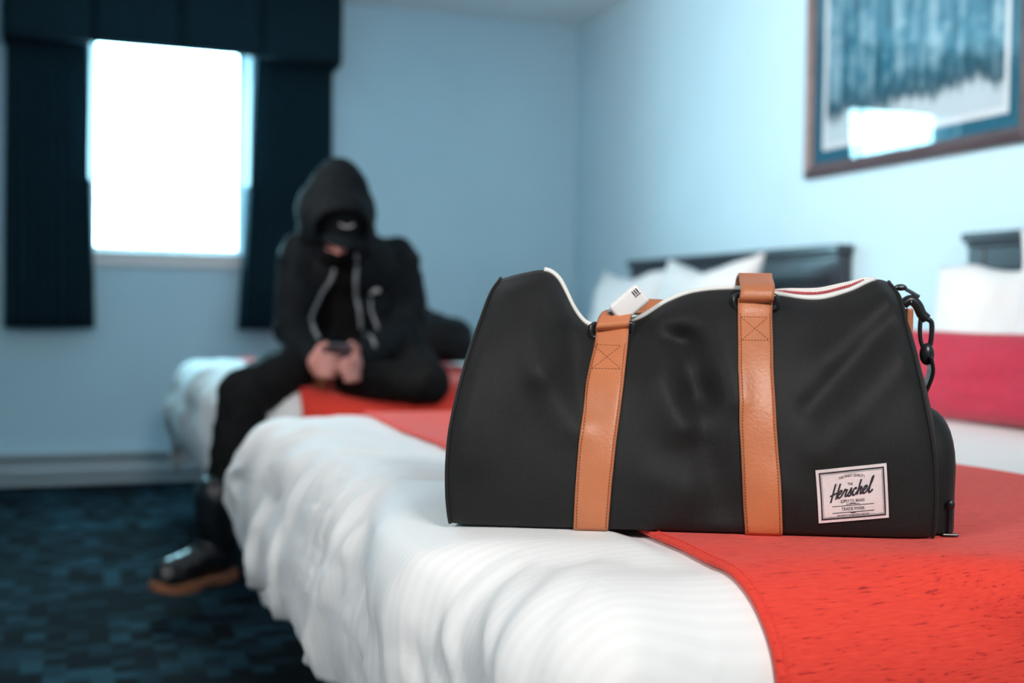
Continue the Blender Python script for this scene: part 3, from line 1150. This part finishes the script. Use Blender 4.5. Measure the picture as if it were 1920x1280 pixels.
patch = bag.part('woven_label', bagw(lab_quad(0, 1, 0, 1, .0003, .0022, 12)), M['cream'], label='cream woven label with dark lettering')
ASP = .0765 / .0585


def band(m, w):
    mu, mv = m / .0765, m / .0585
    wu, wv = w / .0765, w / .0585
    return join(lab_quad(mu, 1 - mu, mv, mv + wv, .0022, .0025), lab_quad(mu, 1 - mu, 1 - mv - wv, 1 - mv, .0022, .0025),
                lab_quad(mu, mu + wu, mv + wv, 1 - mv - wv, .0022, .0025), lab_quad(1 - mu - wu, 1 - mu, mv + wv, 1 - mv - wv, .0022, .0025))


bag.part('label_border', bagw(join(band(.0031, .0016), band(.0056, .00028))), M['ink'], parent=patch)


def lab_text(body, u, v, hgt, wid, arc=0, rise=0):
    g = text_geom(body)
    V_ = np.array(g[0])
    w0 = V_[:, 0].max() - V_[:, 0].min(); h0 = V_[:, 1].max() - V_[:, 1].min()
    cx = (V_[:, 0].max() + V_[:, 0].min()) / 2; cy = (V_[:, 1].max() + V_[:, 1].min()) / 2
    out = []
    for p in V_:
        x = (p[0] - cx) / w0 * wid; y = (p[1] - cy) / h0 * hgt
        y += -arc * (2 * x / wid) ** 2 + rise * x
        out.append(lab(u + x, v + y, .0026))
    return out, g[1]


tx = [lab_text('THE FINEST QUALITY', .50, .845, .060, .37, arc=.045), lab_text('THE', .475, .690, .050, .075),
      lab_text('SUPPLY CO. BRAND', .495, .375, .058, .34), lab_text('TRADE MARK', .495, .232, .060, .33), lab_text('DESIGNED IN THE HERSCHEL WORKSHOP', .495, .115, .036, .45)]
for v in (.288, .165):
    tx.append(lab_quad(.20, .79, v, v + .009, .0024, .0027))
tx.append(lab_quad(.40, .47, .312, .319, .0024, .0027, 3)); tx.append(lab_quad(.52, .59, .312, .319, .0024, .0027, 3))
tx.append(lab_quad(.455, .535, .318, .332, .0024, .0027, 3)); tx.append(lab_quad(.46, .53, .150, .160, .0024, .0027, 3))
bag.part('printed_text', bagw(join(*tx)), M['ink'], parent=patch)
# brush-script word, drawn as strokes
STR = [[(.05, -.45), (.12, .6), (.2, 2.15)], [(.82, -.1), (.9, .9), (1.0, 2.05)], [(-.3, .5), (.2, .62), (.75, .78), (1.0, .75)],
       [(1.05, .42), (1.45, .62), (1.55, .92), (1.32, 1.02), (1.08, .7), (1.08, .25), (1.32, 0), (1.65, .2), (1.95, .75)],
       [(1.95, .75), (2.05, 1.1), (2.12, .92), (2.42, .95), (2.32, .5), (2.36, .1), (2.6, .12), (2.9, .6)],
       [(2.9, .6), (3.08, 1.1), (3.12, .7), (3.2, .25), (2.98, 0), (2.78, .12)], [(3.1, .05), (3.4, .3), (3.55, .6)],
       [(3.98, .82), (3.8, 1.02), (3.52, .75), (3.48, .25), (3.72, 0), (4.0, .15), (4.3, .6)],
       [(4.42, 2.1), (4.36, 1.0), (4.3, 0)], [(4.32, .35), (4.6, .95), (4.82, .9), (4.78, .3), (4.9, .02), (5.15, .3)],
       [(5.15, .38), (5.55, .62), (5.65, .92), (5.42, 1.02), (5.18, .7), (5.18, .25), (5.42, 0), (5.75, .2), (6.0, .6)],
       [(6.0, .6), (6.3, 1.5), (6.38, 2.15), (6.22, 1.9), (6.12, .6), (6.22, .02), (6.5, .05), (6.75, .35)]]
sc = []
for s_ in STR:
    path = catmull([(x, y, 0) for x, y in s_], 7)
    P, Q = [], []
    for i, p in enumerate(path):
        d = (path[min(i + 1, len(path) - 1)] - path[max(i - 1, 0)]).normalized()
        nrm = Vector((-d.y, d.x, 0)) * (.105 + .035 * abs(d.y))
        r, q = [], []
        for sgn in (-1, 1):
            x, y = p.x + sgn * nrm.x, p.y + sgn * nrm.y
            xx = x + .34 * y
            u = .19 + xx * .0865
            v = .425 + y * .128 + (u - .2) * .155
            r.append(lab(u, v, .0029)); q.append(lab(u, v, .0023))
        P.append(r); Q.append(q)
    sc.append(slab(P, Q))
bag.part('script_lettering', bagw(join(*sc)), M['ink'], parent=patch)

# end pocket with its zip, clip and strap end on the upright end
pv = []
for x, y, z in (pk := ball((.532, .125, .040), (.044, .100, .100), None, 32, 20, .62))[0]:
    if z < .040:
        # straight sides below, resting on the bed
        t = (.040 - z) / .100
        dx, dy = x - .532, y - .125
        m_ = (abs(dx / .044) ** (2 / .62) + abs(dy / .100) ** (2 / .62)) ** .31
        g_ = 1 / max(m_, .25) if t < .995 else 0
        pv.append((.532 + dx * min(g_, 1.6) * .98, .125 + dy * min(g_, 1.6) * .98, .040 - min(t * 1.3, 1) * .0395))
    else:
        pv.append((x, y, z))
pk = pv, pk[1]
pkt = bag.part('end_pocket', bagw(pk), M['bag'], smooth=True)
pl = join(rbox(.5552, .5598, .024, .028, .000, .032, .001), rbox(.5485, .566, .022, .030, -.001, .002, .001), ball((.5575, .026, .034), (.0048, .004, .006)))
bag.part('pocket_zip_pull', bagw(pl), M['black_plastic'], parent=pkt, smooth=False)
bag.part('zip_pull', bagw(join(xform(rbox(-.010, .010, -.0012, .0012, -.0022, .0022, .001), Matrix.Translation((.5285, .10, .2705)) @ Matrix.Rotation(.52, 4, 'Y')), ball((.5150, .099, .2765), (.0075, .005, .0040)))), M['steel'], label='steel zip pull')
bag.part('end_tab', bagw(rbox(.520, .5275, .085, .118, .214, .252, .002)), M['leather'], label='tan leather end tab')
cl = bag.part('snap_hook', bagw(join(
    tube(catmull([(.519, .10, .257), (.527, .10, .262), (.535, .10, .256), (.540, .10, .246), (.546, .10, .240)], 6), .0062, 8),
    tube(catmull([(.546, .10, .240), (.5515, .10, .236), (.5520, .10, .222), (.5500, .10, .208), (.5440, .10, .203)], 6), .0030, 8),
    tube(catmull([(.540, .10, .246), (.5385, .10, .232), (.5395, .10, .216), (.5440, .10, .203)], 6), .0026, 8),
    ball((.547, .10, .199), (.0085, .007, .013)))), M['black_plastic'], smooth=True, label='black snap hook')
bag.part('shoulder_strap', bagw(ribbon([(Vv((.549, .10, .196)), Vv((.001, .016, 0))), (Vv((.5535, .105, .178)), Vv((.002, .018, 0))), (Vv((.548, .112, .155)), Vv((.002, .018, 0))), (Vv((.540, .125, .135)), Vv((0, .018, 0)))], 8, .004)), M['black_plastic'], parent=cl, smooth=True)

# white fob hanging on the handle
fm = Matrix.Translation((.1985, .0700, .2530)) @ Matrix.Rotation(-.72, 4, 'Y') @ Matrix.Rotation(.15, 4, 'X')
fob = Thing('fob', bw((.1985, .07, .240)), 'small white plastic fob resting on the bag handle', 'fob')
fob.part('case', bagw(xform(rbox(-.0215, .0215, -.005, .005, -.0135, .0135, .0048, 4), fm)), M['fobwhite'], smooth=True)
fob.part('back_shell', bagw(xform(rbox(-.0195, .0195, .0052, .0085, -.0125, .0125, .0015, 2), fm)), M['black_plastic'])
fob.part('end_clip', bagw(xform(rbox(-.0255, -.0218, -.0035, .0035, -.009, .009, .0012, 2), fm)), M['steel'])
fob.part('printed_mark', bagw(join(*[xform(g_box(.0105 + .0028 * k, .0119 + .0028 * k, -.0054, -.0050, .003, .0095), fm) for k in range(3)], xform(g_box(.0098, .0182, -.0054, -.0050, .0012, .0022), fm))), M['ink'])

# ------------------------------------------------------------------ hooded person on the far bed
per = Thing('person', (.90, 3.95, .60), 'person in a black hooded jacket sitting on the bed, head bowed over a phone', 'person')
hipR, kneeR, ankR = (.83, 3.98, .71), (.475, 3.575, .605), (.415, 3.54, .20)
hipL, kneeL, ankL = (1.02, 4.00, .71), (1.045, 3.600, .635), (.810, 3.670, .645)
shR, elR, wrR = (.715, 3.93, 1.035), (.676, 3.905, .800), (.708, 3.695, .705)
shL, elL, wrL = (1.025, 3.95, 1.025), (1.068, 3.905, .795), (.838, 3.680, .700)
head_c = Vector((.800, 3.79, 1.15))
hrot = Matrix.Rotation(.62, 3, 'X')

# one continuous body: head, trunk, arms, hands with fingers, legs
bd = [limb([(.93, 4.01, .74), (.91, 3.99, .88), (.87, 3.94, 1.01), (.85, 3.90, 1.07)], [.125, .115, .115, .09]),
      limb([(.85, 3.90, 1.06), (.815, 3.82, 1.12)], [.055, .052]),
      limb([shR, elR, wrR], [.055, .043, .030]), limb([shL, elL, wrL], [.055, .043, .030]), cap(shR, shL, .058, .058),
      limb([hipR, kneeR, ankR], [.078, .055, .036]), limb([hipL, kneeL, ankL], [.078, .055, .036]),
      ball(head_c, (.073, .092, .108), hrot), ball(head_c + hrot @ Vv((0, -.045, -.062)), (.050, .045, .050), hrot),
      cap(head_c + hrot @ Vv((0, -.088, .004)), head_c + hrot @ Vv((0, -.108, -.030)), .009, .014),
      ball(head_c + hrot @ Vv((0, -.088, -.066)), (.024, .010, .008), hrot), ball(head_c + hrot @ Vv((0, -.084, -.080)), (.021, .010, .008), hrot),
      ball(head_c + hrot @ Vv((.074, .01, -.01)), (.010, .018, .030), hrot), ball(head_c + hrot @ Vv((-.074, .01, -.01)), (.010, .018, .030), hrot),
      cap((.405, 3.545, .13), (.27, 3.46, .105), .036, .030), cap(ankL, (.735, 3.72, .645), .034, .032)]
# hands: palms, four fingers and a thumb each, closed around the phone
hd_ = Vector((-.018, -.070, .006))


def hs(*pts):
    return [tuple(Vector(p) + hd_) for p in pts]


bd += [ball(hs((.724, 3.712, .690))[0], (.024, .042, .040), Matrix.Rotation(.35, 3, 'Z')), cap(wrR, hs((.724, 3.712, .692))[0], .030, .029),
       ball(hs((.840, 3.708, .682))[0], (.024, .042, .040), Matrix.Rotation(-.35, 3, 'Z')), cap(wrL, hs((.838, 3.712, .684))[0], .030, .029)]
for i in range(4):
    k = (.004, 0, .002, .010)[i]
    z = .716 - .0195 * i
    bd.append(limb(hs((.718, 3.682, z), (.731, 3.652, z - .001), (.757 - k, 3.645, z - .003), (.778 - k * 1.5, 3.652, z - .004)), [.0108, .0104, .0098, .0088], 10))
    z = .704 - .0195 * i
    bd.append(limb(hs((.844, 3.678, z), (.832, 3.642, z - .001), (.805 + k, 3.626, z - .002), (.780 + k * 1.5, 3.628, z - .003)), [.0108, .0104, .0098, .0088], 10))
bd.append(limb(hs((.718, 3.715, .705), (.726, 3.700, .737), (.746, 3.695, .749)), [.0145, .0118, .0098], 10))
bd.append(limb(hs((.844, 3.712, .700), (.840, 3.694, .735), (.823, 3.688, .751)), [.0145, .0118, .0098], 10))
per.part('body', organic(join(*bd), .0045, 3), M['skin'], smooth=True)

jk = [ball((.93, 4.00, .745), (.185, .150, .10)), ball((.91, 3.98, .86), (.172, .138, .15)), ball((.87, 3.935, 1.00), (.182, .132, .125)),
      cap(shR, shL, .078, .078), limb([shR, elR, wrR], [.082, .066, .046]), limb([shL, elL, wrL], [.086, .070, .048]),
      ball((.825, 3.85, 1.065), (.105, .095, .055)), limb([(1.00, 3.93, .745), (1.085, 3.75, .680)], [.085, .050]), limb([(.84, 3.93, .74), (.78, 3.86, .72)], [.08, .06])]
jg = organic(join(*jk), .008, 6, .007, 11, (1, 1, .8))
per.part('jacket', jg, M['jacket'], smooth=True)
tree = BVHTree.FromPolygons([Vector(p) for p in jg[0]], jg[1])


def on_jacket(x, z, off=.003, y0=3.3):
    h = tree.ray_cast(Vector((x, y0, z)), Vector((0, 1, 0)))
    if h[0] is None:
        return Vector((x, 3.8, z))
    return h[0] - Vector((0, off, 0))


zl = catmull([(.790, 0, 1.00), (.784, 0, .965), (.751, 0, .896), (.722, 0, .827), (.720, 0, .77)], 8)
zr = catmull([(.850, 0, 1.04), (.859, 0, 1.00), (.860, 0, .949), (.882, 0, .846), (.896, 0, .745)], 8)
sh = []
for k in range(14):
    i = int(k / 13 * (len(zl) - 1))
    l_, r_ = zl[i], zr[i]
    sh.append([on_jacket(l_.x + (r_.x - l_.x) * q / 8, l_.z + (r_.z - l_.z) * q / 8, .003) for q in range(9)])
per.part('shirt_front', slab(sh, [[p + Vv((0, .006, 0)) for p in r] for r in sh]), M['shirt'], smooth=True)
for zz in (zl, zr):
    per.part('jacket_zip', tube([on_jacket(p.x, p.z, .004) for p in zz], .0062, 8), M['grey_trim'], smooth=True, label='grey zip edge of the open jacket')
per.part('pocket_zip', tube([on_jacket(.917, .90, .003), on_jacket(.919, .86, .003), on_jacket(.924, .80, .003)], .004, 6), M['grey_trim'], smooth=True)
em = []
for k, (x, z, r) in enumerate(((.920, .918, .007), (.931, .928, .012), (.942, .926, .008))):
    p = on_jacket(x, z, .001)
    em.append(ball(p, (r, .003, r * .8), None, 12, 8))
per.part('chest_emblem', join(*em), M['pale_print'], smooth=True, label='small pale chest emblem')
per.part('jacket_hem', tube([on_jacket(x, z, .003, 3.2) for x, z in ((.985, .668), (1.02, .655), (1.06, .645), (1.10, .645))], .006, 8), M['grey_trim'], smooth=True)

tr = [limb([hipR, kneeR, (ankR[0], ankR[1], .29)], [.105, .078, .056]), limb([hipL, kneeL, ankL], [.105, .070, .052]), ball((.93, 4.03, .70), (.18, .14, .09))]
per.part('trousers', organic(join(*tr), .008, 6, .006, 12), M['jeans'], smooth=True)

hood = organic(join(ball((.797, 3.83, 1.18), (.130, .135, .120)), limb([(.797, 3.800, 1.18), (.800, 3.805, 1.240), (.803, 3.812, 1.290), (.806, 3.820, 1.328)], [.126, .100, .066, .026]), ball((.805, 3.855, 1.115), (.132, .115, .075)),
                    cap((.79, 3.78, 1.165), (.792, 3.735, 1.145), .110, .100)), .007, 25, .003, 12)
# cut the face opening
oc = Vector((.785, 3.640, 1.085)); orad = Vector((.104, .125, .088))


def cut(g, inside, snap):
    """drop the faces inside a region and pull the open edge onto the region's border"""
    k_ = [not inside(Vector(p)) for p in g[0]]
    fs = [f for f in g[1] if all(k_[i] for i in f)]
    border = {i for f in g[1] if not all(k_[i] for i in f) for i in f if k_[i]}
    us = sorted({i for f in fs for i in f}); ix_ = {v: k for k, v in enumerate(us)}
    return [tuple(snap(Vector(g[0][i]))) if i in border else g[0][i] for i in us], [tuple(ix_[i] for i in f) for f in fs]


def o_val(p):
    return math.sqrt(((p.x - oc.x) / orad.x) ** 2 + ((p.y - oc.y) / orad.y) ** 2 + ((p.z - oc.z) / orad.z) ** 2)


def o_snap(p):
    # slide along the cloth: shift x and z only
    for _ in range(6):
        f = 1 + (1 / o_val(p) - 1)
        p = Vector((oc.x + (p.x - oc.x) * f, p.y, oc.z + (p.z - oc.z) * f))
    return p


ho = per.part('hood', cut(hood, lambda p: o_val(p) < 1, o_snap), M['jacket'], smooth=True)
sm = ho.modifiers.new('thickness', 'SOLIDIFY'); sm.thickness = .006; sm.offset = -1

cp = organic(join(ball(head_c + hrot @ Vv((0, -.006, .014)), (.086, .102, .104), hrot)), .006, 3)
hinv = hrot.transposed()
CUTZ = -.006


def c_snap(p):
    q = hinv @ (p - head_c)
    return head_c + hrot @ Vector((q.x, q.y, CUTZ))


cpo = per.part('cap', cut(cp, lambda p: (hinv @ (p - head_c)).z < CUTZ, c_snap), M['cap'], smooth=True)
P, Q = [], []
for i in range(17):
    th = -1.15 + 2.3 * i / 16
    r, q = [], []
    for j in range(7):
        rr = j / 6
        L_ = .088 + .066 * rr * math.cos(th * .75)
        p = Vv((math.sin(th) * (.080 + .006 * rr), -math.cos(th) * L_ - .004,   .012 - .016 * rr - .020 * math.sin(th) ** 2))
        r.append(head_c + hrot @ p); q.append(head_c + hrot @ (p - Vv((0, 0, .004))))
    P.append(r); Q.append(q)
per.part('cap_brim', slab(P, Q), M['cap'], parent=cpo, smooth=True)
ep = [head_c + hrot @ Vv((.022 * math.cos(t), -.1050 + .004 * abs(math.cos(t)), .050 - .012 * math.sin(t))) for t in np.linspace(.3, math.pi - .3, 9)]
per.part('beard', organic(join(ball(head_c + hrot @ Vv((0, -.048, -.096)), (.046, .046, .030), hrot), ball(head_c + hrot @ Vv((0, -.015, -.075)), (.058, .030, .036), hrot)), .006, 3, .003, 60), M['shirt'], smooth=True)
per.part('shirt_collar', organic(join(ball((.806, 3.805, 1.045), (.056, .056, .045)), ball((.815, 3.83, 1.03), (.075, .07, .04))), .006, 4, .003, 30), M['shirt'], smooth=True)
per.part('cap_emblem', tube(ep, .003, 6), M['pale_print'], parent=cpo, smooth=True)


def boot(m, who):
    """local: x to the toe, z up, heel at the origin"""
    up = organic(join(cap((.062, 0, .12), (.058, 0, .25), .055, .060), ball((.055, 0, .065), (.055, .043, .055)), limb([(.075, 0, .085), (.15, 0, .062), (.225, 0, .056)], [.050, .046, .040]),
                      ball((.215, 0, .045), (.058, .047, .036))), .006, 6, .002, 30)
    up = [(p[0], p[1], max(p[2], .018)) for p in up[0]], up[1]
    u = per.part('boot', xform(up, m), M['boot'], smooth=True)
    top, bot = [], []
    out = []
    for k in range(40):
        t = 2 * math.pi * k / 40
        x = .139 + .142 * math.cos(t)
        y = .050 * math.sin(t) * (1 - .14 * math.cos(t + .3) * (x < .16)) * (abs(math.sin(t)) ** -.25 if abs(math.sin(t)) > .02 else 1)
        out.append((x, y))
    R_ = []
    for z, s_ in ((-.004, .0), (-.004, .96), (0, 1), (.019, 1), (.022, .95), (.022, 0)):
        R_.append([(.139 + (x - .139) * s_, y * s_, z + .020 * max(0, (x - .20) / .08) ** 2 + (.004 if z > 0 else (.010 if .09 < x < .15 else 0))) for x, y in out])
    R_ = [r + [r[0]] for r in R_]
    per.part('sole', xform(grid(R_), m), M['sole'], parent=u, smooth=False, label='tan rubber sole')
    lc = []
    for k in range(5):
        x, z = .115 - .006 * k + .02, .118 + .026 * k
        lc.append(tube(catmull([(x - .03, -.04, z - .008), (x - .004, -.018, z + .004), (x - .002, .018, z + .004), (x - .03, .04, z - .008)], 5), .0028, 6))
    per.part('laces', xform(join(*lc), m), M['shirt'], parent=u, smooth=True)


tdir = Vector((-.23, -.125, -.016)).normalized()
zdir = Vector((0, 0, 1)); ydir = zdir.cross(tdir).normalized(); zdir = tdir.cross(ydir)
boot(Matrix(((tdir.x, ydir.x, zdir.x, .452), (tdir.y, ydir.y, zdir.y, 3.560), (tdir.z, ydir.z, zdir.z, .072), (0, 0, 0, 1))), 'R')
tdir = Vector((-.45, .89, .0)).normalized()
zdir = Vector((.92, .38, .0)); ydir = zdir.cross(tdir).normalized(); zdir = tdir.cross(ydir)
boot(Matrix(((tdir.x, ydir.x, zdir.x, .735), (tdir.y, ydir.y, zdir.y, 3.650), (tdir.z, ydir.z, zdir.z, .648), (0, 0, 0, 1))), 'L')

# phone in the hands
pn = Vector((0, .62, .78)); pl_ = Vector((0, -.78, .62)); pxv = Vector((1, 0, 0))
pm = Matrix(((pxv.x, pl_.x, pn.x, .763), (pxv.y, pl_.y, pn.y, 3.612), (pxv.z, pl_.z, pn.z, .714), (0, 0, 0, 1)))
ph = Thing('phone', (.763, 3.612, .66), 'dark smartphone held in both hands of the seated person', 'phone')
ph.part('body', xform(rbox(-.036, .036, -.070, .070, -.0042, .0036, .0035, 3), pm), M['phone_body'])
ph.part('screen', xform(rbox(-.0335, .0335, -.067, .067, .0037, .0046, .0003, 1), pm), M['phone_glass'])
ph.part('camera_bump', xform(rbox(-.031, -.010, .040, .064, -.0062, -.0043, .0008, 2), pm), M['black_plastic'])

# backpack lying on the bed beside the person
bp = Thing('backpack', (1.31, 4.36, .65), 'black backpack lying on the bed beside the seated person', 'backpack')
bp.part('body', organic(join(ball((1.30, 4.38, .752), (.135, .12, .085), None, 24, 16, .6), ball((1.26, 4.40, .785), (.095, .09, .070), None, 24, 16, .6)), .008, 5, .007, 14), M['pack'], smooth=True)
bp.part('front_pocket', organic(join(ball((1.355, 4.325, .728), (.075, .085, .060), None, 24, 16, .65)), .007, 4, .004, 18), M['pack'], smooth=True)
bp.part('grab_handle', tube(catmull([(1.21, 4.36, .835), (1.22, 4.35, .862), (1.26, 4.34, .868), (1.29, 4.34, .838)], 6), .007, 8), M['pack'], smooth=True)
bp.part('shoulder_strap', tube(catmull([(1.34, 4.30, .775), (1.405, 4.27, .745), (1.43, 4.25, .69), (1.40, 4.23, .685), (1.34, 4.22, .685)], 7), .013, 8), M['pack'], smooth=True)
bp.part('zip', tube(catmull([(1.20, 4.30, .78), (1.26, 4.30, .80), (1.33, 4.29, .775), (1.39, 4.28, .72)], 6), .003, 6), M['grey_trim'], smooth=True)
